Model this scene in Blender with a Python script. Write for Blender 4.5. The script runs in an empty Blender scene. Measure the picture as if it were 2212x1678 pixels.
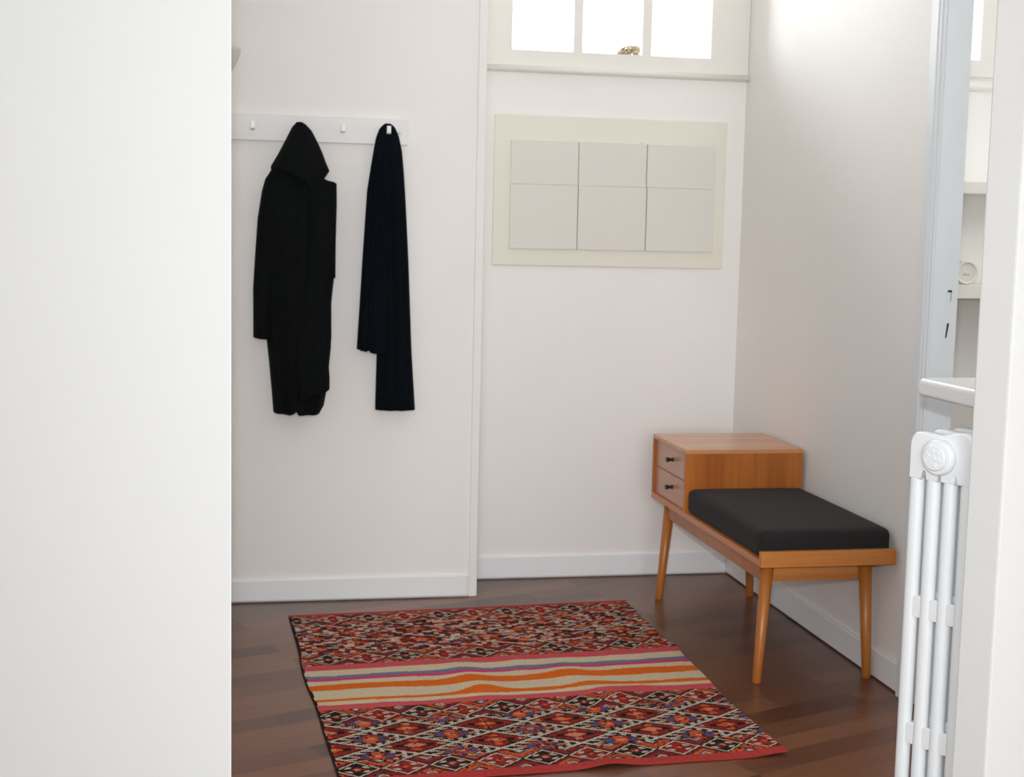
import bpy, bmesh, math, random
from mathutils import Vector, Matrix
random.seed(7)
PI = math.pi
sc = bpy.context.scene
COL = sc.collection

# ------------------------------------------------------------------ camera numbers (metres, photo of 2212 x 1678)
F = 3014.33
CAM = Vector((-1.80959, -4.89778, 1.25))
RIGHT = Vector((0.981276437, -0.191324493, 0.0221696223))
DOWN = Vector((0.000575807, -0.112189668, -0.993686644))
FWD = Vector((0.192603796, 0.975094055, -0.109978911))

def ray(u, v):
    return RIGHT * ((u - 1106) / F) + DOWN * ((v - 839) / F) + FWD
def onx(u, v, x=0.0):
    r = ray(u, v); return CAM + r * ((x - CAM.x) / r.x)
def ony(u, v, y=0.0):
    r = ray(u, v); return CAM + r * ((y - CAM.y) / r.y)
def onz(u, v, z=0.0):
    r = ray(u, v); return CAM + r * ((z - CAM.z) / r.z)

# ------------------------------------------------------------------ materials
def lin(c):
    return tuple(((x / 255) / 12.92 if x / 255 <= .04045 else ((x / 255 + .055) / 1.055) ** 2.4) for x in c)

def mat(name, col, rough=.5, spec=.5, bump=0.0, bscale=200.0, var=0.0, vscale=6.0, metal=0.0, coat=0.0, sheen=0.0):
    m = bpy.data.materials.new(name); m.use_nodes = True
    nt = m.node_tree; b = nt.nodes['Principled BSDF']
    b.inputs['Base Color'].default_value = (*col, 1)
    b.inputs['Roughness'].default_value = rough
    b.inputs['Specular IOR Level'].default_value = spec
    b.inputs['Metallic'].default_value = metal
    b.inputs['Coat Weight'].default_value = coat
    b.inputs['Sheen Weight'].default_value = sheen
    tc = nt.nodes.new('ShaderNodeTexCoord')
    if var:
        n = nt.nodes.new('ShaderNodeTexNoise'); n.inputs['Scale'].default_value = vscale; n.inputs['Detail'].default_value = 5
        nt.links.new(tc.outputs['Object'], n.inputs['Vector'])
        r = nt.nodes.new('ShaderNodeMapRange'); r.inputs['To Min'].default_value = 1 - var; r.inputs['To Max'].default_value = 1 + var
        nt.links.new(n.outputs['Fac'], r.inputs['Value'])
        mx = nt.nodes.new('ShaderNodeMix'); mx.data_type = 'RGBA'; mx.blend_type = 'MULTIPLY'; mx.inputs['Factor'].default_value = 1
        mx.inputs['A'].default_value = (*col, 1)
        nt.links.new(r.outputs['Result'], mx.inputs['B'])
        nt.links.new(mx.outputs['Result'], b.inputs['Base Color'])
    if bump:
        n2 = nt.nodes.new('ShaderNodeTexNoise'); n2.inputs['Scale'].default_value = bscale; n2.inputs['Detail'].default_value = 4
        nt.links.new(tc.outputs['Object'], n2.inputs['Vector'])
        bp = nt.nodes.new('ShaderNodeBump'); bp.inputs['Strength'].default_value = bump; bp.inputs['Distance'].default_value = .002
        nt.links.new(n2.outputs['Fac'], bp.inputs['Height']); nt.links.new(bp.outputs['Normal'], b.inputs['Normal'])
    return m

def wood(name, c1, c2, axis='Y', scale=1.0, rough=.35, stripes=14.0):
    m = bpy.data.materials.new(name); m.use_nodes = True
    nt = m.node_tree; b = nt.nodes['Principled BSDF']; L = nt.links.new
    tc = nt.nodes.new('ShaderNodeTexCoord'); mp = nt.nodes.new('ShaderNodeMapping')
    s = [stripes * 6] * 3; s['XYZ'.index(axis)] = stripes * .25
    mp.inputs['Scale'].default_value = [q * scale for q in s]
    L(tc.outputs['Object'], mp.inputs['Vector'])
    n = nt.nodes.new('ShaderNodeTexNoise'); n.inputs['Scale'].default_value = 1.0; n.inputs['Detail'].default_value = 6; n.inputs['Roughness'].default_value = .65
    L(mp.outputs['Vector'], n.inputs['Vector'])
    mp2 = nt.nodes.new('ShaderNodeMapping')
    s2 = [stripes] * 3; s2['XYZ'.index(axis)] = stripes * .03
    mp2.inputs['Scale'].default_value = s2; L(tc.outputs['Object'], mp2.inputs['Vector'])
    n3 = nt.nodes.new('ShaderNodeTexNoise'); n3.inputs['Scale'].default_value = 1.0; n3.inputs['Detail'].default_value = 2
    L(mp2.outputs['Vector'], n3.inputs['Vector'])
    ad = nt.nodes.new('ShaderNodeMath'); ad.operation = 'MULTIPLY_ADD'; ad.inputs[1].default_value = .4
    L(n.outputs['Fac'], ad.inputs[0]); 
    mu = nt.nodes.new('ShaderNodeMath'); mu.operation = 'MULTIPLY'; mu.inputs[1].default_value = .6; L(n3.outputs['Fac'], mu.inputs[0])
    L(mu.outputs[0], ad.inputs[2])
    cr = nt.nodes.new('ShaderNodeValToRGB'); cr.color_ramp.elements[0].position = .36; cr.color_ramp.elements[1].position = .64
    cr.color_ramp.elements[0].color = (*c1, 1); cr.color_ramp.elements[1].color = (*c2, 1)
    L(ad.outputs[0], cr.inputs['Fac']); L(cr.outputs['Color'], b.inputs['Base Color'])
    b.inputs['Roughness'].default_value = rough
    return m

WALL = mat('hall_plaster', (.865, .85, .83), .7, .3, bump=.05, bscale=90, var=.012, vscale=2.5)
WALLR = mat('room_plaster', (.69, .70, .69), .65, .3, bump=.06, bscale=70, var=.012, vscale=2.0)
CEIL = mat('ceiling_paint', (.74, .74, .73), .8, .2)
TRIM = mat('white_gloss_paint', (.87, .89, .91), .35, .5, var=.01)
CASE = mat('door_paint', (.79, .83, .87), .5, .4)
WINP = mat('window_paint', (.80, .79, .74), .4, .5)
CREAM = mat('cream_lacquer', (.79, .775, .68), .22, .5, var=.01, vscale=3)
CREAM2 = mat('cream_door_paint', (.72, .705, .65), .5, .4, var=.012, vscale=3)
RAIL = mat('rack_paint', (.80, .80, .79), .45, .4)
STEEL = mat('satin_steel', (.62, .62, .62), .3, metal=.9)
HOOKW = mat('hook_enamel', (.82, .82, .80), .3)
RADW = mat('radiator_enamel', (.80, .83, .85), .28, .5, bump=.12, bscale=60)
SHELFW = mat('shelf_gloss', (.82, .83, .84), .2, .5, bump=.02, bscale=30)
BLACKCOAT = mat('black_wool', (.0052, .0060, .0066), .95, .08, bump=.5, bscale=420, var=.25, vscale=60)
NAVY = mat('navy_knit', (.0034, .0056, .0085), .95, .08, bump=.5, bscale=300, var=.3, vscale=60)
CUSH = mat('charcoal_weave', (.0200, .0195, .0190), .9, .15, bump=.4, bscale=700, var=.2, vscale=250, sheen=.05)
KNOB = mat('dark_bronze', (.03, .027, .02), .35, metal=.7)
DARK = mat('hole_shade', (.03, .03, .033), .7)  # flat dark colour in place of the shade inside the strike holes
WOODX = wood('honey_wood_x', lin((178, 106, 46)), lin((208, 138, 72)), 'X')
WOODY = wood('honey_wood_y', lin((184, 116, 66)), lin((208, 142, 90)), 'Y')
WOODT = wood('top_wood_sheen', lin((190, 126, 80)), lin((208, 148, 104)), 'X', rough=.2)  # bench wood made paler, the window's reflection mixed into the colour
WOODZ = wood('honey_wood_z', lin((146, 76, 24)), lin((188, 112, 44)), 'Z', stripes=10)
WOODF = wood('drawer_wood_sheen', lin((182, 134, 108)), lin((196, 148, 122)), 'Y', stripes=8, rough=.28)  # lightened wood, the reflection on the drawer fronts put into the colour
WOODLEG = wood('leg_wood', lin((160, 92, 34)), lin((184, 114, 50)), 'Z')
GOLD = mat('golden_leaf', (.040, .026, .0045), .8)
BARK = mat('bark', (.10, .07, .04), .9)

def glass_mat():
    m = bpy.data.materials.new('window_glass'); m.use_nodes = True
    nt = m.node_tree; nt.nodes.clear()
    o = nt.nodes.new('ShaderNodeOutputMaterial'); t = nt.nodes.new('ShaderNodeBsdfTransparent'); g = nt.nodes.new('ShaderNodeBsdfGlossy')
    g.inputs['Roughness'].default_value = .02
    t.inputs['Color'].default_value = (.97, .98, .97, 1)
    f = nt.nodes.new('ShaderNodeFresnel'); f.inputs['IOR'].default_value = 1.45
    x = nt.nodes.new('ShaderNodeMixShader')
    nt.links.new(f.outputs[0], x.inputs[0]); nt.links.new(t.outputs[0], x.inputs[1]); nt.links.new(g.outputs[0], x.inputs[2]); nt.links.new(x.outputs[0], o.inputs[0])
    return m
GLASS = glass_mat()

def floor_mat():
    m = bpy.data.materials.new('merbau_strip_parquet'); m.use_nodes = True
    nt = m.node_tree; b = nt.nodes['Principled BSDF']; L = nt.links.new
    tc = nt.nodes.new('ShaderNodeTexCoord'); mp = nt.nodes.new('ShaderNodeMapping')
    mp.inputs['Rotation'].default_value = (0, 0, -math.radians(20.5))
    L(tc.outputs['Object'], mp.inputs['Vector'])
    br = nt.nodes.new('ShaderNodeTexBrick')
    br.offset = .37; br.offset_frequency = 3; br.squash = 1
    br.inputs['Color1'].default_value = (0, 0, 0, 1); br.inputs['Color2'].default_value = (1, 1, 1, 1); br.inputs['Mortar'].default_value = (0, 0, 0, 1)
    br.inputs['Scale'].default_value = 1.0; br.inputs['Mortar Size'].default_value = .0006; br.inputs['Mortar Smooth'].default_value = .5
    br.inputs['Brick Width'].default_value = .62; br.inputs['Row Height'].default_value = .083
    L(mp.outputs['Vector'], br.inputs['Vector'])
    mp2 = nt.nodes.new('ShaderNodeMapping'); mp2.inputs['Scale'].default_value = (3, 60, 1); L(mp.outputs['Vector'], mp2.inputs['Vector'])
    n = nt.nodes.new('ShaderNodeTexNoise'); n.inputs['Scale'].default_value = 1; n.inputs['Detail'].default_value = 6; L(mp2.outputs['Vector'], n.inputs['Vector'])
    a = nt.nodes.new('ShaderNodeMath'); a.operation = 'MULTIPLY_ADD'; a.inputs[1].default_value = .5
    L(n.outputs['Fac'], a.inputs[0])
    bw = nt.nodes.new('ShaderNodeRGBToBW'); L(br.outputs['Color'], bw.inputs[0])
    mu = nt.nodes.new('ShaderNodeMath'); mu.operation = 'MULTIPLY'; mu.inputs[1].default_value = .6; L(bw.outputs[0], mu.inputs[0]); L(mu.outputs[0], a.inputs[2])
    cr = nt.nodes.new('ShaderNodeValToRGB')
    cr.color_ramp.elements[0].position = .2; cr.color_ramp.elements[0].color = (.070, .025, .0145, 1)
    cr.color_ramp.elements[1].position = .85; cr.color_ramp.elements[1].color = (.20, .082, .043, 1)
    L(a.outputs[0], cr.inputs['Fac'])
    mx = nt.nodes.new('ShaderNodeMix'); mx.data_type = 'RGBA'; L(br.outputs['Fac'], mx.inputs['Factor']); L(cr.outputs['Color'], mx.inputs['A']); mx.inputs['B'].default_value = (.03, .012, .008, 1)
    L(mx.outputs['Result'], b.inputs['Base Color'])
    b.inputs['Roughness'].default_value = .29; b.inputs['Specular IOR Level'].default_value = .5
    bp = nt.nodes.new('ShaderNodeBump'); bp.inputs['Strength'].default_value = .06; bp.inputs['Distance'].default_value = .002
    L(n.outputs['Fac'], bp.inputs['Height']); L(bp.outputs['Normal'], b.inputs['Normal'])
    return m
FLOOR = floor_mat()

# ------------------------------------------------------------------ object helpers
def wloc(p):
    v = Vector((0, 0, 0))
    while p is not None:
        v += p.location; p = p.parent
    return v
def obj(name, bm, m, parent=None, bevel=0.0, seg=2, smooth=False):
    me = bpy.data.meshes.new(name)
    if parent is not None: bmesh.ops.translate(bm, vec=-wloc(parent), verts=bm.verts)
    if smooth:
        for f in bm.faces: f.smooth = True
    bm.normal_update(); bm.to_mesh(me); bm.free()
    o = bpy.data.objects.new(name, me); COL.objects.link(o)
    me.materials.append(m)
    if parent is not None: o.parent = parent
    if bevel:
        md = o.modifiers.new('bevel', 'BEVEL'); md.width = bevel; md.segments = seg; md.limit_method = 'ANGLE'
        md.harden_normals = False
    return o
def thing(name, label, cat, loc, group=None):
    o = bpy.data.objects.new(name, None); COL.objects.link(o); o.location = loc; o.empty_display_size = .05
    o['label'] = label; o['category'] = cat
    if group: o['group'] = group
    return o
def tag(o, label, cat, group=None):
    o['label'] = label; o['category'] = cat
    if group: o['group'] = group
    return o
def struct(o, label=None):
    o['kind'] = 'structure'
    if label: o['label'] = label
    return o
def bx(bm, x0, x1, y0, y1, z0, z1):
    vs = [bm.verts.new((x, y, z)) for z in (z0, z1) for x, y in ((x0, y0), (x1, y0), (x1, y1), (x0, y1))]
    for f in ((3, 2, 1, 0), (4, 5, 6, 7), (0, 1, 5, 4), (1, 2, 6, 5), (2, 3, 7, 6), (3, 0, 4, 7)): bm.faces.new([vs[i] for i in f])
    return bm
def box(*a):
    return bx(bmesh.new(), *a)
def prism(bm, poly, z0, z1, top=None):
    n = len(poly); top = top or poly
    a = [bm.verts.new((x, y, z0)) for x, y in poly]; b = [bm.verts.new((x, y, z1)) for x, y in top]
    bm.faces.new(a[::-1]); bm.faces.new(b)
    for i in range(n): bm.faces.new((a[i], a[(i + 1) % n], b[(i + 1) % n], b[i]))
    bmesh.ops.recalc_face_normals(bm, faces=bm.faces)
    return bm
def tube(bm, pts, radii, seg=24, up=None):
    """round bar through pts with a radius at each point, capped"""
    rings = []
    for i, p in enumerate(pts):
        p = Vector(p); d = (Vector(pts[min(i + 1, len(pts) - 1)]) - Vector(pts[max(i - 1, 0)])).normalized()
        a = d.orthogonal().normalized() if abs(d.z) < .9 else Vector((1, 0, 0)); a = (a - d * a.dot(d)).normalized(); b = d.cross(a)
        rings.append([bm.verts.new(p + (a * math.cos(t) + b * math.sin(t)) * radii[i]) for t in [2 * PI * k / seg for k in range(seg)]])
    for r0, r1 in zip(rings, rings[1:]):
        for k in range(seg):
            f = bm.faces.new((r0[k], r0[(k + 1) % seg], r1[(k + 1) % seg], r1[k])); f.smooth = True
    bm.faces.new(rings[0][::-1]); bm.faces.new(rings[-1])
    return bm

# ------------------------------------------------------------------ the setting
H = 3.15
fl = obj('floor', box(-5.2, 2.7, -8.2, .2, -.06, 0), FLOOR); struct(fl)
ce = obj('ceiling', box(-5.2, 2.7, -8.2, .2, H, H + .1), CEIL); struct(ce)

# back wall (y = 0) with the hall window and the window of the room beyond
YC = -.233                                   # face of the wall with the coat rack
WX = (-.871, -.651, -.617, -.400, -.364, -.145); WZ0, WZ1 = 1.892, 2.99
b = bmesh.new()
bx(b, -1.2, -.90, 0, .16, 0, H); bx(b, -.90, -.115, 0, .16, 0, 1.862); bx(b, -.90, -.115, 0, .16, 3.03, H)
bx(b, -.115, .27, 0, .16, 0, H); bx(b, .27, .96, 0, .16, 0, 1.90); bx(b, .27, .96, 0, .16, 3.03, H); bx(b, .96, 2.7, 0, .16, 0, H)
wall_back = obj('wall_back', b, WALL); struct(wall_back)

def sash(name, x0, x1, z0, z1, gx, gz0, gz1, yf, d=.03):
    """a window frame seen from the hall: flat painted frame, bars, panes"""
    e = bpy.data.objects.new(name, None); COL.objects.link(e); e.location = (x0, yf, z0); struct(e)
    b = bmesh.new()
    bx(b, x0, gx[0], yf, yf + d, z0, z1); bx(b, gx[-1], x1, yf, yf + d, z0, z1)
    bx(b, gx[0], gx[-1], yf, yf + d, z0, gz0); bx(b, gx[0], gx[-1], yf, yf + d, gz1, z1)
    obj('window_frame', b, WINP, e)
    for i in range(1, len(gx) - 1, 2):
        obj('glazing_bar', box(gx[i], gx[i + 1], yf + .002, yf + d, gz0 - .002, gz1 + .002), WINP, e, .004)
    for i in range(0, len(gx), 2):
        obj('pane', box(gx[i] - .004, gx[i + 1] + .004, yf + d * .5, yf + d * .5 + .004, gz0 - .004, gz1 + .004), GLASS, e)
    return e
w1 = sash('window_1', -.998, -.001, 1.822, 3.10, WX, WZ0, WZ1, -.014)
def nosing(x0, x1, zc, h, y0, dep):
    b = bmesh.new(); n = 10
    prof = [(y0, zc - h / 2)] + [(y0 - dep + h / 2 - math.sin(PI * k / n) * h / 2, zc - h / 2 * math.cos(PI * k / n)) for k in range(n + 1)] + [(y0, zc + h / 2)]
    a = [b.verts.new((x0, y, z)) for y, z in prof]; c = [b.verts.new((x1, y, z)) for y, z in prof]
    b.faces.new(a); b.faces.new(c[::-1])
    for i in range(len(prof) - 1):
        f = b.faces.new((a[i], c[i], c[i + 1], a[i + 1])); f.smooth = 1 <= i <= n
    bmesh.ops.recalc_face_normals(b, faces=b.faces)
    return b
o = obj('window_sill', nosing(-.998, -.0015, 1.826, .022, 0, .036), WINP); o.parent = w1; o.data.transform(Matrix.Translation(-w1.location))

w2 = sash('window_2', .20, 1.02, 1.872, 3.10, (.30, .908), 1.934, 2.99, -.014)
o = obj('window_sill', nosing(.20, 1.05, 1.842, .045, 0, .03), WINP); o.parent = w2; o.data.transform(Matrix.Translation(-w2.location))

# wall that carries the coat rack, ends in a narrow post
b = bmesh.new(); bx(b, -2.4, -1.031, YC, -.09, 0, H); bx(b, -1.031, -1.0, YC + .0025, -.09, 0, H)
wl = obj('wall_left', b, WALL); struct(wl)
b = bmesh.new(); bx(b, -1.0265, -.998, YC - .007, -.0005, 0, H)
struct(obj('trim_1', b, WALL, None, .003))
struct(obj('wall_hall_left', box(-2.4, -2.3, -2.19, -.09, 0, H), WALL))
# right wall of the hall with the doorway to the next room
YJ = -1.489; TJ = .062
b = bmesh.new(); bx(b, 0, TJ, YJ + .008, 0, 0, H); bx(b, 0, TJ, -2.22, YJ + .008, 2.08, H); bx(b, 0, TJ, -2.42, -2.22, 0, H)
wr = obj('wall_right', b, WALL); struct(wr)
# skirting boards
def skirt(name, x0, x1, y0, y1, z1, bev=.004):
    return struct(obj(name, box(x0, x1, y0, y1, 0.004, z1), TRIM, None, bev))
skirt('baseboard_back', -.9975, -.0115, -.011, 0, .083)
skirt('baseboard_left', -2.3, -1.031, YC - .011, YC, .078)
skirt('baseboard_right', -.011, 0, -1.428, 0, .085)
# other room shell
struct(obj('wall_next_room_right', box(2.6, 2.7, -2.4, .1, 0, H), WALL))

# doorway: mitred casing with mouldings, lining, dark plates painted as the shade of the strike holes
d1 = bpy.data.objects.new('door_1', None); COL.objects.link(d1); d1.location = (0, YJ, 0); struct(d1)
def casing_profile():
    y = [-1.4285, -1.4285, -1.432, -1.468, -1.471, -1.474, -1.479, -1.484, -1.487, -1.490, -1.496, -1.501, -1.5035, -1.506, -1.506]
    x = [0, -.014, -.0175, -.0175, -.0145, -.0125, -.0165, -.0165, -.0125, -.0105, -.0145, -.0140, -.0105, -.009, 0]
    return list(zip(x, y))
def extrude_z(b, prof, z0, z1):
    a = [b.verts.new((x, y, z0)) for x, y in prof]; c = [b.verts.new((x, y, z1)) for x, y in prof]
    n = len(prof)
    b.faces.new(a); b.faces.new(c[::-1])
    for i in range(n): b.faces.new((a[i], a[(i + 1) % n], c[(i + 1) % n], c[i]))
    bmesh.ops.recalc_face_normals(b, faces=b.faces); return b
b = bmesh.new()
prof = [(x, y + .016 if y < -1.4286 else y) for x, y in casing_profile()]
extrude_z(b, prof, 0, 2.14)
obj('door_casing', b, CASE, d1)
obj('door_lining', box(0, TJ, YJ, YJ + .008, 0, 2.08), CASE, d1)
sp = obj('strike_plate', box(.0305, .0455, YJ - .0012, YJ, 1.097, 1.128), CASE, d1); 
obj('latch_hole_shade', box(.0325, .0445, YJ - .0016, YJ, 1.122, 1.128), DARK, sp)
obj('latch_lip', box(.040, .0445, YJ - .0016, YJ, 1.099, 1.123), STEEL, sp)
k = bmesh.new(); prism(k, [(.0325, YJ - .0014), (.0355, YJ - .0014), (.0355, YJ), (.0325, YJ)], 1.001, 1.040, [(.036, YJ - .0014), (.0415, YJ - .0014), (.0415, YJ), (.036, YJ)])
obj('bolt_slot_shade', k, DARK, d1)

# wall between the hall and the room of the camera: right stub and left part
FI = math.radians(20.5); ca, sa = math.cos(FI), math.sin(FI)
P0 = Vector((-.506, -2.60)); P1 = Vector((-.473, -2.662))
far = 3.15
def along(p, d): return (p.x + ca * d, p.y + sa * d)
b = bmesh.new()
prism(b, [tuple(P0), tuple(P1), along(P1, far), along(P0, far)], 0, H)
struct(obj('wall_front_right', b, WALLR, None, .004))
LX, LY = -1.8197, -2.62
b = bmesh.new(); prism(b, [(LX, LY), (-5.25, LY + 2.35), (-5.25, LY + 2.47), (LX - .02, LY + .10)], 0, H)
struct(obj('wall_front_left', b, WALLR, None, .003))
# the room of the camera: unseen rear opening sized, right opening added, to light the walls
b = bmesh.new(); bx(b, -5.2, -3.3, -8.2, -8.0, 0, H); bx(b, -3.3, -1.1, -8.2, -8.0, 0, .9); bx(b, -3.3, -1.1, -8.2, -8.0, 2.4, H); bx(b, -1.1, 2.7, -8.2, -8.0, 0, H)
struct(obj('wall_rear', b, WALLR))
b = bmesh.new(); bx(b, -5.3, -5.2, -8.2, -.1, 0, H)
struct(obj('wall_room_left', b, WALLR))
b = bmesh.new(); bx(b, 2.6, 2.7, -8.2, -5.5, 0, H); bx(b, 2.6, 2.7, -5.5, -4.3, 0, .9); bx(b, 2.6, 2.7, -5.5, -4.3, 2.45, H); bx(b, 2.6, 2.7, -4.3, -1.4, 0, H)
struct(obj('wall_room_right', b, WALLR))
# next room: unseen side opening added to brighten it
for o in list(bpy.data.objects):
    if o.name == 'wall_next_room_right': bpy.data.objects.remove(o)
b = bmesh.new(); bx(b, 2.6, 2.7, -2.4, -2.0, 0, H); bx(b, 2.6, 2.7, -2.0, -.4, 0, 1.66); bx(b, 2.6, 2.7, -2.0, -.4, 2.1, H); bx(b, 2.6, 2.7, -.4, .1, 0, H)
struct(obj('wall_next_room_right', b, WALL))

# ------------------------------------------------------------------ coat rack
RY = YC - .018
t = thing('coat_rack', 'long white wall board with small peg hooks behind the coat and scarf', 'coat rack', (-1.54, YC, 1.533))
obj('board', box(-1.93, -1.2595, RY, YC, 1.533, 1.6165), RAIL, t, .002)
HX = (-1.764, -1.619, -1.475, -1.3265)
def hook(x, z, m):
    b = bmesh.new(); w = .0068
    # flat strip bent up at its front: a J
    prof = [(RY, z + .010), (RY, z - .012), (RY - .028, z - .012), (RY - .034, z - .008), (RY - .034, z + .014), (RY - .029, z + .014), (RY - .029, z - .004), (RY - .006, z - .004), (RY - .006, z + .010)]
    a = [b.verts.new((x - w, y, zz)) for y, zz in prof]; c = [b.verts.new((x + w, y, zz)) for y, zz in prof]
    n = len(prof)
    b.faces.new(a); b.faces.new(c[::-1])
    for i in range(n): b.faces.new((a[i], a[(i + 1) % n], c[(i + 1) % n], c[i]))
    bmesh.ops.recalc_face_normals(b, faces=b.faces)
    return obj('hook', b, m, t, .0012)
for x in HX: hook(x, 1.566 if -1.7 < x < -1.5 else 1.578, HOOKW)
b = bmesh.new(); bmesh.ops.create_uvsphere(b, u_segments=16, v_segments=8, radius=.005); bmesh.ops.scale(b, vec=(1, .5, 1), verts=b.verts); bmesh.ops.translate(b, vec=(-1.289, RY - .001, 1.572), verts=b.verts)
obj('screw_cap', b, STEEL, t, smooth=True)

# ------------------------------------------------------------------ hanging cloth
def interp(pts, z):
    """x on a polyline of (x, z) sorted from top to bottom"""
    if z >= pts[0][1]: return pts[0][0]
    for (x0, z0), (x1, z1) in zip(pts, pts[1:]):
        if z0 >= z >= z1: return x0 + (x1 - x0) * ((z0 - z) / (z0 - z1) if z0 > z1 else 1)
    return pts[-1][0]
def drape(b, Lp, Rp, yp, yb, depth, nr=90, nc=28, folds=(), bottom=None, power=2.6, wd=.06):
    """closed cloth volume between two outlines traced on plane y = yp"""
    Lw = [(ony(u, v, yp).x, ony(u, v, yp).z) for u, v in Lp]; Rw = [(ony(u, v, yp).x, ony(u, v, yp).z) for u, v in Rp]
    z0 = max(Lw[0][1], Rw[0][1]); zl = Lw[-1][1]; zr = Rw[-1][1]
    bot = [(ony(u, v, yp).x, ony(u, v, yp).z) for u, v in bottom] if bottom else None
    fr, bk = [], []
    for i in range(nr + 1):
        s = i / nr; rf, rb = [], []
        for j in range(nc + 1):
            q = j / nc; t_ = 2 * q - 1
            ze = zl + (zr - zl) * q
            if bot:
                xx = Lw[-1][0] + (Rw[-1][0] - Lw[-1][0]) * q
                bb = sorted(bot); ze = bb[0][1]
                for (x0, a0), (x1, a1) in zip(bb, bb[1:]):
                    if x0 <= xx <= x1: ze = a0 + (a1 - a0) * (xx - x0) / max(1e-6, x1 - x0)
                if xx > bb[-1][0]: ze = bb[-1][1]
            z = z0 + (ze - z0) * s
            zq = z0 + (min(zl, zr) - z0) * s if not bot else z
            xl, xr = interp(Lw, zq), interp(Rw, zq)
            x = xl + (xr - xl) * q
            prof = max(0.0, 1 - abs(t_) ** power) ** .5
            w = min(1.0, (xr - xl) / wd)
            d = depth(s) * w * prof
            fo = sum(A * math.sin(fq * q * 2 * PI + ph + sl * s) * min(1, s * 4) for A, fq, ph, sl in folds) * prof * w
            rf.append(b.verts.new((x, yb - max(.004, d + fo), z))); rb.append(b.verts.new((x, yb, z)))
        fr.append(rf); bk.append(rb)
    for i in range(nr):
        for j in range(nc):
            b.faces.new((fr[i][j], fr[i + 1][j], fr[i + 1][j + 1], fr[i][j + 1])); b.faces.new((bk[i][j + 1], bk[i + 1][j + 1], bk[i + 1][j], bk[i][j]))
        b.faces.new((bk[i][0], bk[i + 1][0], fr[i + 1][0], fr[i][0])); b.faces.new((fr[i][nc], fr[i + 1][nc], bk[i + 1][nc], bk[i][nc]))
    for j in range(nc):
        b.faces.new((fr[nr][j], bk[nr][j], bk[nr][j + 1], fr[nr][j + 1])); b.faces.new((fr[0][j + 1], bk[0][j + 1], bk[0][j], fr[0][j]))
    bmesh.ops.recalc_face_normals(b, faces=b.faces)
    for f in b.faces: f.smooth = True
    return b
YP = YC - .075
top = ony(648, 262, YP)
ct = thing('coat', 'long black wool coat hanging by its collar on the white rack', 'coat', (top.x, YC, ony(640, 893, YP).z))
body_L = [(641, 263), (632, 272.6), (617, 303), (602, 330), (588, 358), (582, 384), (577, 412), (572, 470), (570, 557), (572, 640), (576.4, 733), (582.3, 788), (587, 840), (591.3, 893)]
body_R = [(655, 263), (664, 268), (675, 280), (687, 303), (698, 330), (703, 360), (702.5, 387), (726.5, 392.5), (727, 447), (724.8, 540), (723.5, 603), (717.5, 660), (717, 752), (711, 812), (707.5, 846), (701.5, 879), (693, 894)]
body_B = [(591, 893), (608, 893.5), (625.5, 894), (633, 891), (638, 886), (641, 891), (645, 895), (670, 895), (691, 895), (694, 884), (702, 878)]
b = drape(bmesh.new(), body_L, body_R, YP, YC - .0195, lambda s: .05 + .07 * min(1, s * 3) - .03 * s, nr=150, nc=40, folds=((.010, 2.2, .6, 1.2), (.006, 3.6, 2.0, -1.5)), bottom=body_B)
obj('body', b, BLACKCOAT, ct)
sl_L = [(586, 366), (579.3, 377.4), (574, 384), (566.4, 411.8), (557, 471), (551, 557.5), (547, 627), (547.3, 680), (547.5, 730)]
sl_R = [(590, 366), (602, 377), (610, 384), (618, 412), (618, 471), (612, 557), (606, 627), (600, 680), (592, 735)]
b = drape(bmesh.new(), sl_L, sl_R, YP, YC - .030, lambda s: .05, nr=70, nc=18, folds=((.006, 1.3, .3, 5),))
obj('sleeve', b, BLACKCOAT, ct)
rs_L = [(676, 400), (664, 430), (656, 470), (648, 557), (640, 640), (634, 733), (632, 790), (640, 868)]
rs_R = [(700, 400), (716, 415), (723, 447), (723.5, 540), (722.5, 603), (716.5, 660), (716.5, 752), (711, 818), (712.8, 841)]
b = drape(bmesh.new(), rs_L, rs_R, YP - .03, YC - .080, lambda s: .065, nr=90, nc=20, folds=((.008, 1.1, 1.3, 7), (.004, 2.3, .2, 11)))
obj('sleeve', b, BLACKCOAT, ct)
co_L = [(641, 262.3), (632, 272), (618, 300), (602, 330), (586, 356.8), (585.3, 363.7)]
co_R = [(655, 262.5), (663, 267.5), (675, 280), (687, 303), (698.5, 328), (706, 349), (714, 367.5), (713.5, 369)]
b = drape(bmesh.new(), co_L, co_R, YP, YC - .0195, lambda s: .052 + .058 * s, nr=40, nc=30, folds=((.006, 1.6, .9, 1),), bottom=[(585, 363), (620, 372), (650, 392), (670, 402), (690, 392), (700, 386), (713, 368)], wd=.028)
obj('collar', b, BLACKCOAT, ct)
lp_L = [(650, 392), (652, 420), (662, 470), (680, 540), (698, 600)]
lp_R = [(704, 389), (726.2, 393.2), (726.6, 440), (724.5, 520), (723.6, 600)]
b = drape(bmesh.new(), lp_L, lp_R, YP - .01, YC - .10, lambda s: .03, nr=30, nc=12)
obj('lapel', b, BLACKCOAT, ct)

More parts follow.
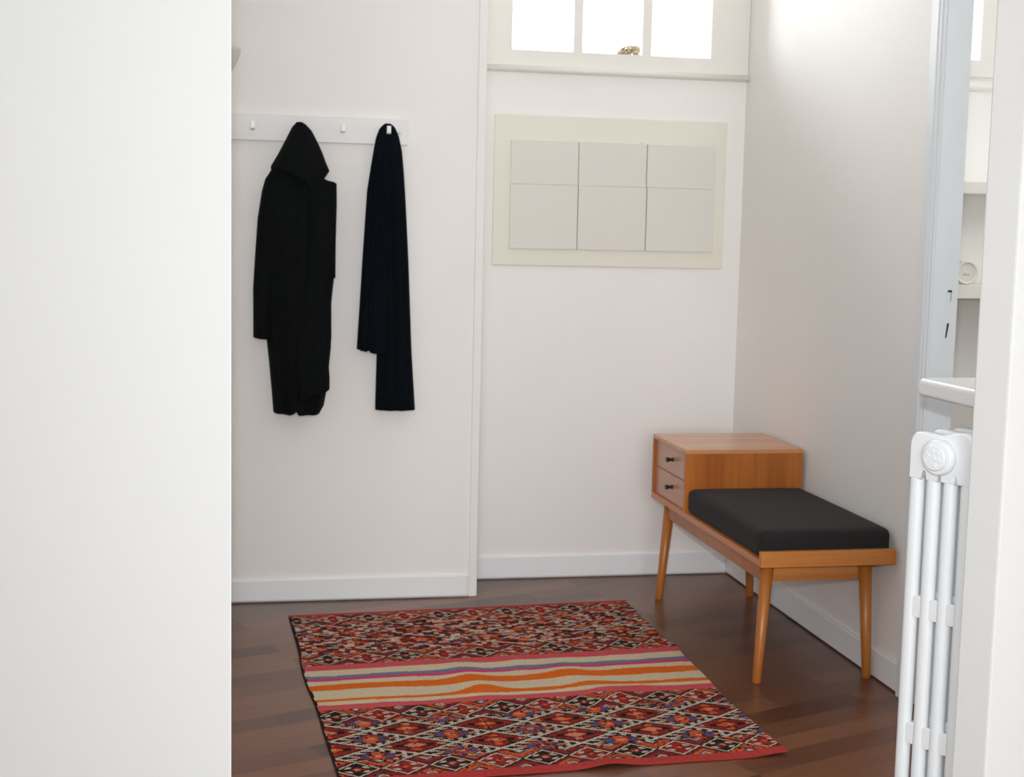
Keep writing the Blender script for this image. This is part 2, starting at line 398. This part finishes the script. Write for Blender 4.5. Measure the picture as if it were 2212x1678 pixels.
YP = YC - .045
scf = thing('scarf', 'ribbed navy black scarf folded over the rightmost rack hook, uneven ends', 'scarf', (ony(850, 886, YP).x, YC, ony(850, 886, YP).z))
ribs = ((.0035, 9, 0, 0), (.004, 3.2, .5, .8))
sL = [(834, 266), (828, 270), (822.4, 276), (816.5, 290), (813.5, 305), (811.5, 330), (812, 420), (812, 560), (814, 680), (815, 764), (811.7, 886)]
sR = [(845, 266), (850, 269.5), (855, 275), (863.2, 293.3), (870, 326), (873.8, 368.9), (877, 418.7), (882, 520), (884.5, 579.6), (890.5, 758), (898, 886.4)]
b = drape(bmesh.new(), sL, sR, YP, YC - .0195, lambda s: .018 + .022 * s, nr=140, nc=60, folds=ribs)
o = obj('long_end', b, NAVY, scf)
tL = [(834, 265.4), (828, 269.6), (822, 276), (814.6, 295), (810.3, 317), (803.5, 357), (794.9, 412), (785, 557.5), (778, 670), (772.4, 755.3)]
tR = [(838.0, 265.4), (837.0, 269.5), (836, 276), (837.0, 292), (840, 300), (842, 360), (842, 412), (842, 557), (843, 670), (846, 768)]
b = drape(bmesh.new(), tL, tR, YP - .012, YC - .0215, lambda s: .024 + .022 * s, nr=120, nc=44, folds=((.0035, 7, .4, 0), (.003, 2.1, 2.2, -1)), bottom=[(772, 755), (778, 756), (781, 759), (784, 757.5), (790, 760.5), (795, 757), (799, 758), (801, 762), (816, 764.5), (846, 768)])
obj('short_end', b, NAVY, scf)

# ------------------------------------------------------------------ wall lamp, mostly behind the near wall
t = thing('wall_lamp', 'white wall lamp bowl peeking out behind the near left wall', 'lamp', (-1.875, YC, 1.73))
b = bmesh.new()
prof = [(.0, 1.705), (.012, 1.712), (.030, 1.74), (.050, 1.765), (.063, 1.79), (.070, 1.812), (.071, 1.822), (.066, 1.822), (.060, 1.795), (.03, 1.76)]
rings = []
for r, z in prof:
    rings.append([b.verts.new((-1.872 + r * 1.0 * math.cos(a), YC - .002 - r * 1.2 * math.sin(a), z)) for a in [PI * k / 20 for k in range(21)]])
for r0, r1 in zip(rings, rings[1:]):
    for k in range(20): f = b.faces.new((r0[k], r0[k + 1], r1[k + 1], r1[k])); f.smooth = True
bmesh.ops.remove_doubles(b, verts=b.verts, dist=1e-5)
obj('shade', b, mat('lamp_plaster', (.70, .68, .64), .6), t)
obj('back_plate', box(-1.91, -1.835, YC - .004, YC, 1.73, 1.80), RAIL, t)

# ------------------------------------------------------------------ cream wall cabinet with six doors
t = thing('wall_cabinet', 'shallow cream wall cabinet with six flat doors below the hall window', 'cabinet', (-.49, 0, 1.139))
fx0, fx1, fz0, fz1 = -.927, -.070, 1.139, 1.6685
dx0, dx1, dz0, dz1 = -.868, -.113, 1.200, 1.580
obj('carcass_frame', box(fx0, fx1, -.012, 0, fz0, fz1), CREAM, t, .004)
xs_up = [dx0, -.6235, -.3720, dx1]; xs_lo = [dx0, -.6225, -.3690, dx1]
zs = 1.4265
for i in range(3):
    g = .0032
    for row, (xs, a, c, yf) in enumerate(((xs_up, zs + .0003, dz1, -.0225), (xs_lo, dz0, zs - .0003, -.0240))):
        d = obj('cabinet_door', box(xs[i] + (g * .5 if i else 0), xs[i + 1] - (g * .5 if i < 2 else 0), yf, -.0118, a, c), CREAM2, t, .0009)
        if row == 0:
            obj('finger_tab', box(xs[i + 1] - .020, xs[i + 1] - .006, yf + .001, -.0118, dz1 - .001, dz1 + .0045), CREAM2, d)

# ------------------------------------------------------------------ bench with drawer box, cushion
BX0, BX1 = -.409, -.0125; BY0, BYM, BY1 = -.331, -.693, -1.370; BZ, BS, BT, RT = .359, .3775, .579, .4025
t = thing('storage_bench', 'honey brown wooden bench with raised two drawer box and four tapered legs', 'bench', ((BX0 + BX1) / 2, (BY0 + BY1) / 2, 0))
obj('seat_board', box(BX0, BX1, BY1 + .019, BY0, BZ, BS), WOODY, t, .0015)
obj('end_rail', box(BX0, BX1, BY1, BY1 + .020, BZ, RT), WOODX, t, .002)
TH = .014
obj('box_top', box(BX0, BX1, BYM, BY0, BT - TH, BT), WOODT, t, .0012)
obj('box_side', box(BX0, BX1, BYM, BYM + TH, BS, BT - TH), WOODZ, t, .0008)
obj('box_side', box(BX0, BX1, BY0 - TH, BY0, BS, BT - TH), WOODZ, t, .0008)
obj('box_back', box(BX1 - .008, BX1, BYM + TH, BY0 - TH, BS, BT - TH), WOODZ, t)
zm = (BS + BT - TH) / 2
for z0, z1, kz in ((BS + .001, zm - .0012, .430), (zm + .0012, BT - TH - .001, .5215)):
    d = obj('drawer', box(BX0 + .010, BX0 + .30, BYM + TH + .0008, BY0 - TH - .0008, z0, z1), WOODF, t, .0008)
    kb = bmesh.new(); y = -.531; x = BX0 + .010
    tube(kb, [(x, y, kz), (x - .004, y, kz), (x - .012, y, kz), (x - .020, y, kz), (x - .024, y, kz)], [.0075, .0055, .0052, .0085, .0080], 18)
    obj('knob', kb, KNOB, d)
AH = .066
obj('apron', box(BX0 + .060, BX1 - .060, -1.262, -1.244, BZ - AH, BZ), WOODX, t, .001)
obj('apron', box(BX0 + .060, BX1 - .060, BY0 - .060, BY0 - .042, BZ - AH, BZ), WOODX, t, .001)
obj('apron', box(BX0 + .046, BX0 + .0595, -1.262, BY0 - .042, BZ - AH, BZ), WOODLEG, t, .001)
obj('apron', box(BX1 - .0595, BX1 - .046, -1.262, BY0 - .042, BZ - AH, BZ), WOODLEG, t, .001)
for (tx, ty), (fx, fy) in (((-.350, -1.270), (-.3665, -1.264)), ((-.058, -1.270), (-.030, -1.260)), ((-.352, -.372), (-.3735, -.345)), ((-.066, -.372), (-.040, -.345))):
    lb = bmesh.new(); tube(lb, [(fx, fy, 0), (fx + (tx - fx) * .01, fy, .004), (tx, ty, BZ)], [.0115, .0128, .0190], 28)
    obj('leg', lb, WOODLEG, t)

def cushion():
    b = bmesh.new(); nx, ny, nz = 14, 22, 6
    x0, x1, y0, y1, z0, z1 = BX0 + .006, BX1 - .004, BY1 + .022, BYM - .002, BS + .0005, .4555
    r = .020
    bmesh.ops.create_cube(b, size=1)
    bmesh.ops.subdivide_edges(b, edges=b.edges, cuts=17, use_grid_fill=True)
    hx, hy, hz = (x1 - x0) / 2, (y1 - y0) / 2, (z1 - z0) / 2
    for v in b.verts:
        # map evenly spaced cube to rounded box: concentrate rows near the edges
        c = [max(-1, min(1, 2 * q)) for q in v.co]
        c = [math.copysign(abs(q) ** .6, q) if abs(q) > 1e-6 else 0 for q in c]
        p = Vector((c[0] * hx, c[1] * hy, c[2] * hz))
        inner = Vector((max(-hx + r, min(hx - r, p.x)), max(-hy + r, min(hy - r, p.y)), max(-hz + r, min(hz - r, p.z))))
        d = p - inner
        if d.length > 1e-7: p = inner + d.normalized() * min(d.length, r) if d.length > r else p
        k = (1 - (p.x / hx) ** 4) * (1 - (p.y / hy) ** 4)
        if p.z > 0: p.z += .004 * k
        v.co = p + Vector(((x0 + x1) / 2, (y0 + y1) / 2, (z0 + z1) / 2))
    return b
tag(obj('seat_cushion', cushion(), CUSH, smooth=True), 'thick charcoal grey seat cushion lying on the wooden bench', 'cushion')

# ------------------------------------------------------------------ rug
RA, RB, RC, RD = (-1.649, -.430), (-.502, -.361), (-.489, -1.806), (-1.583, -1.856)
PAL = dict(D=(34, 27, 22), W=(186, 170, 154), R=(142, 38, 32), M=(104, 38, 34), O=(196, 86, 36), P=(104, 56, 74), B=(74, 74, 112), S=(196, 120, 92), G=(132, 120, 84),
           K=(192, 80, 84), C=(198, 182, 154), U=(110, 112, 140), F=(196, 62, 96), A=(206, 98, 28), H=(166, 58, 54))
PAL = {k: lin(v) for k, v in PAL.items()}
def hsh(*a):
    h = 2166136261
    for q in a: h = ((h ^ (int(q) & 0xffff)) * 16777619) & 0xffffffff
    h ^= h >> 13; h = (h * 0x5bd1e995) & 0xffffffff; h ^= h >> 15
    return (h & 0xffff) / 65535
def vnoise(x, seed):
    i = math.floor(x); f = x - i; f = f * f * (3 - 2 * f)
    return (hsh(i + 500, seed) * (1 - f) + hsh(i + 501, seed) * f) - .5
def lattice(x, y, ix_seed):
    cx, cy = round(x), round(y)
    # nearest diamond centre of odd parity (even, odd) or (odd, even)
    best = None
    for i in (cx - 1, cx, cx + 1):
        for j in (cy - 1, cy, cy + 1):
            if (i + j) % 2:
                r = abs(x - i) + abs(y - j)
                if best is None or r < best[0]: best = (r, i, j)
    r, i, j = best; dx, dy = x - i, y - j
    if r > .915:
        if ix_seed != 9: return 'W'
        return 'W' if hsh(int((x + 40) * 7), int((y + 40) * 7), 17) > .42 else ('D' if hsh(int((x + 40) * 7), int((y + 40) * 7), 18) > .4 else 'M')
    if ix_seed == 9 and r > .30:
        a, c = int((x + 40) * 6.5), int((y + 40) * 5.2)
        k = hsh(a, c, 23)
        if k < .20: return 'W'
        if k < .42: return 'D'
        if k < .52: return 'O'
        if k < .58: return 'S'
        if k < .61: return 'B'
        return 'R' if k < .80 else 'M'
    if i % 2 == 0:                                   # red diamond
        if r > .80: return 'D'
        if abs(dx) < .10 and abs(dy) < .12: return 'S'
        if r < .30: return 'O' if hsh(i, j, 3) > .4 else 'S'
        if abs(abs(dx) - .36) < .10 and abs(dy) < .16: return 'D'
        if abs(abs(dy) - .50) < .12 and abs(dx) < .10: return 'O' if hsh(i, j, 1) > .5 else 'S'
        if abs(dx) > .56: return 'S' if abs(dy) < .12 and hsh(i, j, 2) > .35 else 'R'
        return 'R' if (r > .55) else 'M'
    # between: comb of white and dark hooks round a purple or orange ground
    q = (dx - dy) if dx * dy > 0 else (dx + dy)      # runs along the edge
    ph = (q * 2.1 + .25) % 1.0
    if r > .88: return 'W' if ph < .20 else 'D'
    if r > .76: return 'W' if ph < .48 else 'D'
    if r > .66: return 'W' if .18 < ph < .66 else 'D'
    if r > (.60 if ix_seed != 9 else .44): return 'D' if ix_seed != 9 or (q * 2.1) % .5 < .40 else ('W' if r > .5 else 'S')
    ground = 'P' if hsh(i, j, 7) > .45 else 'O'
    if abs(dx) < .10 and abs(dy) < .12: return 'S'
    if abs(dx) < .18 and abs(dy) < .22: return 'O' if ground == 'P' else 'P'
    if abs(abs(dx) - .30) < .09 and abs(abs(dy) - .10) < .10: return 'B'
    if abs(dx) < .12 and abs(abs(dy) - .36) < .10: return 'O' if ground == 'P' else 'B'
    if abs(dx) > .42 : return 'S' if abs(dy) < .08 else 'R'
    return ground if (int(dx * 30) + int(dy * 20)) % 5 else 'R'
def smalls(x, y, kseed):
    i = round(x); dx, dy = (x - i) * 2, y
    r = abs(dx) + abs(dy)
    kind = i % 2
    if r < 1.0:
        if r > .86: return 'W'
        if r > .76: return 'R' if kind else 'D'
        if r < .18: return 'O' if kind else 'S'
        if r < .34: return 'R' if kind else 'M'
        ax, ay = abs(dx), abs(dy)
        if abs(ax - .38) < .15 and abs(ay - .27) < .13 and not (ax < .30 and ay < .20): return 'W'
        if ax < .13 and abs(ay - .55) < .12: return 'R' if kind else 'D'
        if abs(ax - .62) < .10 and ay < .10: return 'R' if kind else 'D'
        return ('R' if hsh(int(dx * 9), int(dy * 9), i) > .25 else 'M') if kind else ('D' if hsh(int(dx * 9), int(dy * 9), i) > .2 else 'M')
    if r < 1.12: return 'D'
    h = x - math.floor(x) - .5; hy = abs(y)               # triangle between two diamonds
    dd = abs(h) * 2 + abs(hy - 1)
    kk = (math.floor(x) + (1 if y > 0 else 0)) % 3
    if dd < .16: return 'G' if kk else 'W'
    if dd < .26: return 'W' if kk else 'B'
    if dd < .40: return 'D' if (h * (1 if y > 0 else -1)) > 0 else 'B'
    if dd < .62: return 'O' if kk != 1 else 'R'
    if dd < .74: return 'R' if kk != 1 else 'M'
    return 'O' if kk == 0 else 'M'
EDGES = [(.379, 'K'), (.411, 'C'), (.447, 'U'), (.465, 'F'), (.479, 'C'), (.504, 'A'), (.539, 'C'), (.5835, 'A'), (.597, 'C'), (.621, 'K')]
def bump(u, c, w): return math.exp(-((u - c) / w) ** 2)
def rug_code(u, v):
    wv = v + .006 * vnoise(u * 7, 3) + .003 * vnoise(u * 19, 4)
    if v < .014: return 'H'
    if v > .9735: return 'H'
    if u < .005 + .003 * vnoise(v * 60, 8): return 'D'
    s0 = .379 + .004 * vnoise(u * 6, 11); s1 = .6465 + .006 * vnoise(u * 5, 12)
    if s0 <= v < s1:
        c = 'K'
        for k, (e, code) in enumerate(EDGES):
            ee = e + .009 * vnoise(u * 6 + k * .2, 21) + .004 * vnoise(u * 15, 30 + k)
            if k == 0: ee = 0
            if k == 5: ee += -.012 * bump(u, .40, .05) - .010 * bump(u, .66, .05) - .004 * bump(u, .85, .05)
            if k == 6: ee += .010 * vnoise(u * 5, 55) - .004 * bump(u, .40, .04)
            if k == 7: ee += -.022 * bump(u, .42, .05) + .006 * bump(u, .1, .2) - .012 * bump(u, .70, .05)
            if k == 8: ee += .007 * bump(u, .42, .06) + .005 * bump(u, .56, .05) + .003
            if k == 9: ee += .010 * bump(u, .2, .06) * 0 - .012 * bump(u, .80, .06) - .006 * bump(u, .16, .05)
            if v >= ee: c = code
        return c
    if v >= s1:
        uu = u + .004 * vnoise(v * 30, 41)
        if v < .718: return smalls((uu - .040) / .1005, (v - .685 + .0015 * math.sin(u * 30)) / .034, 1)
        if v > .903: return smalls((uu - .045) / .1035, (v - .938) / .0335, 2)
        return lattice((uu - .190) / .0925, (v - .805) / .0405, 3)
    vv = v
    uu = u + .004 * vnoise(v * 30, 42)
    if v < .082: return smalls((uu - .02) / .1005, (v - .048) / .034, 5)
    if v > .308: return smalls((uu - .07) / .1005, (v - .343) / .034, 6)
    return lattice((uu - .15) / .0925, (v - .195) / .0377, 9)
def rug_z(u, v):
    z = .0045 + .0010 * (vnoise(u * 9 + v * 3, 61) + vnoise(v * 11 - u * 2, 62))
    z += .009 * bump(u, .41, .05) * bump(v, .56, .07) + .006 * bump(u, .40, .04) * bump(v, .45, .05) + .007 * bump(u, .66, .05) * bump(v, .52, .07) + .008 * bump(u, .72, .05) * bump(v, .64, .05) + .004 * bump(u, .55, .03) * bump(v, .42, .05)
    z += .011 * bump(u, .585, .05) * bump(v, 1.0, .035) + .007 * bump(u, 1.0, .06) * bump(v, 1.0, .05)
    return max(.003, z)
def rug_xy(u, v):
    a = Vector(RA) * (1 - u) * (1 - v) + Vector(RB) * u * (1 - v) + Vector(RC) * u * v + Vector(RD) * (1 - u) * v
    e = .006 * vnoise(v * 8, 71) * (1 - u) + (.008 * vnoise(v * 7, 72) + .012 * bump(v, .38, .03) - .010 * bump(v, .72, .1)) * u
    a.x += e - .008 * bump(v, .45, .15) * (1 - u)
    a.y += .005 * vnoise(u * 9, 73) * v
    return a
def make_rug(v0, v1, nu, nv, name, parent, m):
    """one woven panel: a cloth grid with a colour for every knot, closed underneath"""
    vs, fs, cols = [], [], []
    for j in range(nv + 1):
        v = v0 + (v1 - v0) * j / nv
        for i in range(nu + 1):
            u = i / nu; p = rug_xy(u, v)
            vs.append((p.x, p.y, rug_z(u, v)))
    W1 = nu + 1; n = len(vs)
    vs += [(x, y, z - .003) for x, y, z in vs]
    for j in range(nv):
        for i in range(nu):
            a = j * W1 + i
            fs.append((a, a + W1, a + W1 + 1, a + 1))
            code = rug_code((i + .5) / nu, v0 + (v1 - v0) * (j + .5) / nv)
            if code in 'ROPSB' and hsh(i // 2, j // 2, 5) < .16: code = 'D' if hsh(i // 2, j // 2, 6) < .5 else 'M'
            c = PAL[code]
            k = 1 + .22 * (hsh(i, j, 99) - .5); cols.append((c[0] * k, c[1] * k, c[2] * k, 1))
    def side(a, b_): fs.append((a, b_, b_ + n, a + n)); cols.append((*PAL['H' if nv < 30 else 'D'], 1))
    for i in range(nu): side(i, i + 1); side(nv * W1 + i + 1, nv * W1 + i)
    for j in range(nv): side((j + 1) * W1, j * W1); side(j * W1 + nu, (j + 1) * W1 + nu)
    lo = parent.location if parent else Vector((0, 0, 0))
    me = bpy.data.meshes.new(name); me.from_pydata([(x - lo.x, y - lo.y, z - lo.z) for x, y, z in vs], [], fs)
    at = me.color_attributes.new('yarn', 'FLOAT_COLOR', 'CORNER')
    buf = []
    for f, c in zip(fs, cols):
        for _ in f: buf += c
    at.data.foreach_set('color', buf)
    me.materials.append(m); me.update()
    o = bpy.data.objects.new(name, me); COL.objects.link(o)
    if parent: o.parent = parent
    return o
def rug_mat():
    m = bpy.data.materials.new('kilim_wool'); m.use_nodes = True
    nt = m.node_tree; b = nt.nodes['Principled BSDF']; L = nt.links.new
    a = nt.nodes.new('ShaderNodeVertexColor'); a.layer_name = 'yarn'
    L(a.outputs['Color'], b.inputs['Base Color'])
    b.inputs['Roughness'].default_value = .95; b.inputs['Specular IOR Level'].default_value = .1
    tc = nt.nodes.new('ShaderNodeTexCoord'); n = nt.nodes.new('ShaderNodeTexNoise'); n.inputs['Scale'].default_value = 350
    L(tc.outputs['Object'], n.inputs['Vector'])
    bp = nt.nodes.new('ShaderNodeBump'); bp.inputs['Strength'].default_value = .35; bp.inputs['Distance'].default_value = .002
    L(n.outputs['Fac'], bp.inputs['Height']); L(bp.outputs['Normal'], b.inputs['Normal'])
    return m
KILIM = rug_mat()
t = thing('rug', 'red kilim rug with hooked diamonds and a cream orange striped middle', 'rug', (-1.06, -1.12, 0))
make_rug(.014, .9735, 300, 380, 'woven_field', t, KILIM)
make_rug(0, .014, 90, 4, 'hem', t, KILIM)
make_rug(.9735, 1.0, 200, 6, 'hem', t, KILIM)

# ------------------------------------------------------------------ radiator behind the near wall
PH = math.radians(26.05); U = Vector((-math.sin(PH), math.cos(PH), 0)); N = Vector((-math.cos(PH), -math.sin(PH), 0))
R0 = Vector((-.512, -2.441, 0))
def rp(s, n, z): return R0 + U * s + N * n + Vector((0, 0, z))
t = thing('radiator', 'white cast iron column radiator standing behind the near right wall', 'radiator', tuple(rp(-.046, -.2, 0)))
COLS = (.011, -.027, -.065, -.103); GAPS = (-.008, -.046, -.084)
def slab(b, poly, n0, n1, ch):
    """closed outline in (s, z) given thickness along the radiator, with chamfered rims"""
    c = (sum(p[0] for p in poly) / len(poly), sum(p[1] for p in poly) / len(poly))
    def ring(n, k):
        return [b.verts.new(rp(c[0] + (s - c[0]) * (1 - k / max(.02, abs(s - c[0]) + .01)), n, c[1] + (z - c[1]) * (1 - k / max(.02, abs(z - c[1]) + .01)))) for s, z in poly]
    rs = [ring(n0, ch), ring(n0 + ch * .4, ch * .4), ring(n0 + ch, 0), ring(n1 - ch, 0), ring(n1 - ch * .4, ch * .4), ring(n1, ch)]
    m = len(poly)
    for r0, r1 in zip(rs, rs[1:]):
        for i in range(m): f = b.faces.new((r0[i], r0[(i + 1) % m], r1[(i + 1) % m], r1[i])); f.smooth = True
    b.faces.new(rs[0][::-1]); b.faces.new(rs[-1])
def section_mesh():
    b = bmesh.new()
    # four vertical columns, superelliptic in plan
    for c in COLS:
        rr = []
        for z, k in ((.07, .9), (.09, 1), (.795, 1), (.815, .97), (.826, .90), (.833, .72), (.836, .40)):
            ring = []
            for a in [2 * PI * q / 28 for q in range(28)]:
                cs, sn = math.cos(a), math.sin(a)
                ring.append(b.verts.new(rp(c + .0134 * k * math.copysign(abs(cs) ** .85, cs), .0128 * k * math.copysign(abs(sn) ** .85, sn), z)))
            rr.append(ring)
        for r0, r1 in zip(rr, rr[1:]):
            for i in range(28): f = b.faces.new((r0[i], r0[(i + 1) % 28], r1[(i + 1) % 28], r1[i])); f.smooth = True
        b.faces.new(rr[0][::-1]); b.faces.new(rr[-1])
    # header on top with rounded shoulders and arched slot heads
    def header(zb, zt_, sgn):
        P = []
        e0, e1 = .0250, -.1170
        base = zb if sgn > 0 else zt_
        lo = []
        s = e0
        lo.append((e0, base))
        for g in GAPS:
            for k in range(7):
                a = PI * k / 6; lo.append((g + .0062 * math.cos(a), base + sgn * .018 * math.sin(a)))
        lo.append((e1, base))
        hi = []
        ztop = zt_ if sgn > 0 else zb
        r = .022
        for k in range(6): a = PI / 2 * k / 5; hi.append((e1 + r - r * math.cos(a), ztop - sgn * r + sgn * r * math.sin(a) + sgn * .010))
        hi.append((-.078, ztop + sgn * .006)); hi.append((-.045, ztop - sgn * .002)); hi.append((-.015, ztop))
        for k in range(6): a = PI / 2 * (1 - k / 5); hi.append((e0 - r + r * math.cos(a), ztop - sgn * r + sgn * r * math.sin(a)))
        return lo + hi
    slab(b, header(.797, .890, 1), -.0133, .0133, .005)
    slab(b, header(.070, .150, -1), -.0133, .0133, .005)
    # links between the columns
    for z in (.548, .294):
        for g in GAPS:
            pl = [(g + sx * .013, z + sz) for sx, sz in ((1, -.017), (.55, -.021), (-.55, -.021), (-1, -.017), (-1, .017), (-.55, .021), (.55, .021), (1, .017))]
            slab(b, pl, -.0095, .0095, .002)
    # feet
    for c in (COLS[0], COLS[-1]):
        ring0 = []; bx_ = []
        tube(b, [tuple(rp(c, 0, 0)), tuple(rp(c, 0, .075))], [.016, .013], 14)
    bmesh.ops.recalc_face_normals(b, faces=b.faces)
    return b
s0 = obj('radiator_section', section_mesh(), RADW, t)
for k in range(1, 7):
    c = s0.copy(); COL.objects.link(c); c.parent = t; c.location = -N * .062 * k
    
b = bmesh.new()
tube(b, [tuple(rp(-.0475, .01, .8475)), tuple(rp(-.0475, -.37, .8475))], [.029, .029], 24)
obj('header_pipe', b, RADW, t)
b = bmesh.new(); tube(b, [tuple(rp(-.0475, .01, .11)), tuple(rp(-.0475, -.37, .11))], [.029, .029], 24)
obj('header_pipe', b, RADW, t)
b = bmesh.new()
hc = lambda n: tuple(rp(-.0475, n, .8475))
tube(b, [hc(.008), hc(.022), hc(.027), hc(.029)], [.0345, .0345, .0325, .030], 40)
tube(b, [hc(.027), hc(.0335), hc(.036)], [.0245, .0245, .022], 40)
obj('end_plug', b, RADW, t)
p_ = [o for o in t.children if o.name.startswith('end_plug')][0]
b = bmesh.new()
for a in range(6):
    an = PI / 3 * a + .3; ce_ = Vector((math.cos(an), math.sin(an)))
    pp = [(-.0475 + ce_.x * .013 + math.cos(q) * .0045, .8475 + ce_.y * .013 + math.sin(q) * .0045) for q in [2 * PI * k / 10 for k in range(10)]]
    slab(b, pp, .035, .0385, .001)
slab(b, [(-.0475 + math.cos(q) * .006, .8475 + math.sin(q) * .006) for q in [2 * PI * k / 14 for k in range(14)]], .035, .0390, .001)
obj('cast_rosette', b, RADW, p_)

# ------------------------------------------------------------------ white shelf over the radiator
SZ = .974; ST = .037
A = Vector((-.434, -2.235)); 
def wall_y(x): return -2.60 + math.tan(FI) * (x + .506)
pts = []
r = .028
cx_, cy_ = A.x + r, A.y - r
for k in range(9): a = PI / 2 + PI / 2 * k / 8; pts.append((cx_ + r * math.cos(a), cy_ + r * math.sin(a)))
pts.append((-.431, wall_y(-.431) + .002)); pts.append((-.003, wall_y(-.003) + .002)); pts.append((-.003, A.y))
b = bmesh.new(); prism(b, pts, SZ - ST, SZ)
tag(obj('radiator_shelf', b, SHELFW, None, .010, 4), 'thick white glossy shelf with rounded corner above the radiator', 'shelf')

# ------------------------------------------------------------------ shelves and ornament in the next room
for z0, z1, lb in ((1.430, 1.474, 'white shelf board in the next room, upper one under its window'), (1.054, 1.1045, 'white shelf board in the next room carrying the round ornament')):
    tag(obj('wall_shelf', box(TJ + .002, 2.2, -.25, -.001, z0, z1), WINP, None, .002), lb, 'shelf', 'wall shelves in the next room')
b = bmesh.new(); oc = Vector((.776, -.235, 1.1045 + .0425))
ring_ = []
for r_, y_ in ((.0405, .02), (.0425, .017), (.0425, -.012), (.0415, -.0145), (.039, -.0155), (.0365, -.0145), (.0350, -.0095), (.033, -.008)):
    ring_.append([b.verts.new((oc.x + r_ * math.cos(q), oc.y + y_, oc.z + r_ * math.sin(q))) for q in [2 * PI * k / 48 for k in range(48)]])
for r0, r1 in zip(ring_, ring_[1:]):
    for k in range(48): f = b.faces.new((r0[k], r0[(k + 1) % 48], r1[(k + 1) % 48], r1[k])); f.smooth = True
b.faces.new(ring_[0][::-1]); b.faces.new(ring_[-1]); bmesh.ops.recalc_face_normals(b, faces=b.faces)
ro = thing('round_ornament', 'round white rimmed disc ornament on the lower shelf of the next room', 'ornament', (oc.x, oc.y, 1.1045))
obj('rim_disc', b, mat('ornament_glaze', (.80, .77, .71), .35), ro)
obj('mark', box(oc.x - .014, oc.x + .012, oc.y - .0095, oc.y - .0075, oc.z - .008, oc.z - .0055), mat('grey_print', (.38, .36, .32), .6), ro)
obj('stud', box(oc.x - .009, oc.x + .001, oc.y - .0105, oc.y - .0075, oc.z - .002, oc.z + .008), HOOKW, ro, .002)

# ------------------------------------------------------------------ tree top outside the middle pane
tc_ = ony(1366, 111, 3.0)
t = thing('tree', 'golden autumn treetop just showing in the middle window pane', 'tree', (tc_.x, 3.0, 0))
b = bmesh.new()
rnd = random.Random(5)
for k in range(900):
    a = rnd.uniform(0, 2 * PI); h = rnd.uniform(-1, 1); rr = math.sqrt(max(0, 1 - h * h)) * rnd.uniform(.5, 1)
    c = Vector((tc_.x + .11 * rr * math.cos(a), 3.0 + .08 * rr * math.sin(a), tc_.z - .050 + .078 * h))
    q = Vector((rnd.uniform(-1, 1), rnd.uniform(-1, 1), rnd.uniform(-1, 1))).normalized(); w = q.orthogonal().normalized() * .008
    l = q * .02
    vs = [b.verts.new(c - l), b.verts.new(c + w), b.verts.new(c + l), b.verts.new(c - w)]
    b.faces.new(vs)
obj('crown', b, GOLD, t)
b = bmesh.new(); tube(b, [(tc_.x, 3.0, 0), (tc_.x, 3.0, tc_.z - .04)], [.05, .01], 10); obj('trunk', b, BARK, t)

# ------------------------------------------------------------------ light
w = bpy.data.worlds.new('overcast'); sc.world = w; w.use_nodes = True
bg = w.node_tree.nodes['Background']; bg.inputs['Color'].default_value = (.985, .99, 1.0, 1); bg.inputs['Strength'].default_value = 15.2
def portal(name, loc, rot, sx, sy):
    l = bpy.data.lights.new(name, 'AREA'); l.shape = 'RECTANGLE'; l.size = sx; l.size_y = sy
    l.cycles.is_portal = True
    o = bpy.data.objects.new(name, l); COL.objects.link(o); o.location = loc; o.rotation_euler = rot
    return o
portal('portal_hall_window', (-.508, .10, 2.446), (-PI / 2, 0, 0), .80, 1.16)
portal('portal_next_window', (.615, .10, 2.465), (-PI / 2, 0, 0), .70, 1.13)
portal('portal_next_side', (2.65, -1.2, 1.88), (0, PI / 2, 0), .44, 1.6)
portal('portal_rear', (-2.2, -8.1, 1.65), (PI / 2, 0, 0), 2.2, 1.5)
portal('portal_right', (2.65, -4.9, 1.675), (0, PI / 2, 0), 1.55, 1.2)
# the camera's own flash, a hand above the lens
fl_ = bpy.data.lights.new('camera_flash', 'AREA'); fl_.shape = 'RECTANGLE'; fl_.size = .05; fl_.size_y = .03; fl_.energy = 33; fl_.color = (.93, .97, 1.0)
fo = bpy.data.objects.new('camera_flash', fl_); COL.objects.link(fo)
rotm = Matrix((RIGHT, -DOWN, -FWD)).transposed()
fo.matrix_world = Matrix.Translation(CAM - DOWN * .12 - RIGHT * .010 + FWD * .02) @ rotm.to_4x4()

# ------------------------------------------------------------------ camera
cd = bpy.data.cameras.new('camera'); cd.sensor_width = 36; cd.sensor_fit = 'HORIZONTAL'; cd.lens = F * 36 / 2212
cd.clip_start = .05; cd.clip_end = 200
cd.dof.use_dof = True; cd.dof.focus_distance = 2.5; cd.dof.aperture_fstop = 11
cam = bpy.data.objects.new('camera', cd); COL.objects.link(cam)
cam.matrix_world = Matrix.Translation(CAM) @ rotm.to_4x4()
sc.camera = cam
sc.view_settings.view_transform = 'Standard'; sc.view_settings.look = 'None'; sc.view_settings.gamma = 1; sc.view_settings.exposure = 0
sc.view_settings.use_curve_mapping = False
sc.cycles.max_bounces = 14; sc.cycles.diffuse_bounces = 10; sc.cycles.glossy_bounces = 4; sc.cycles.transparent_max_bounces = 8
sc.cycles.sample_clamp_indirect = 8
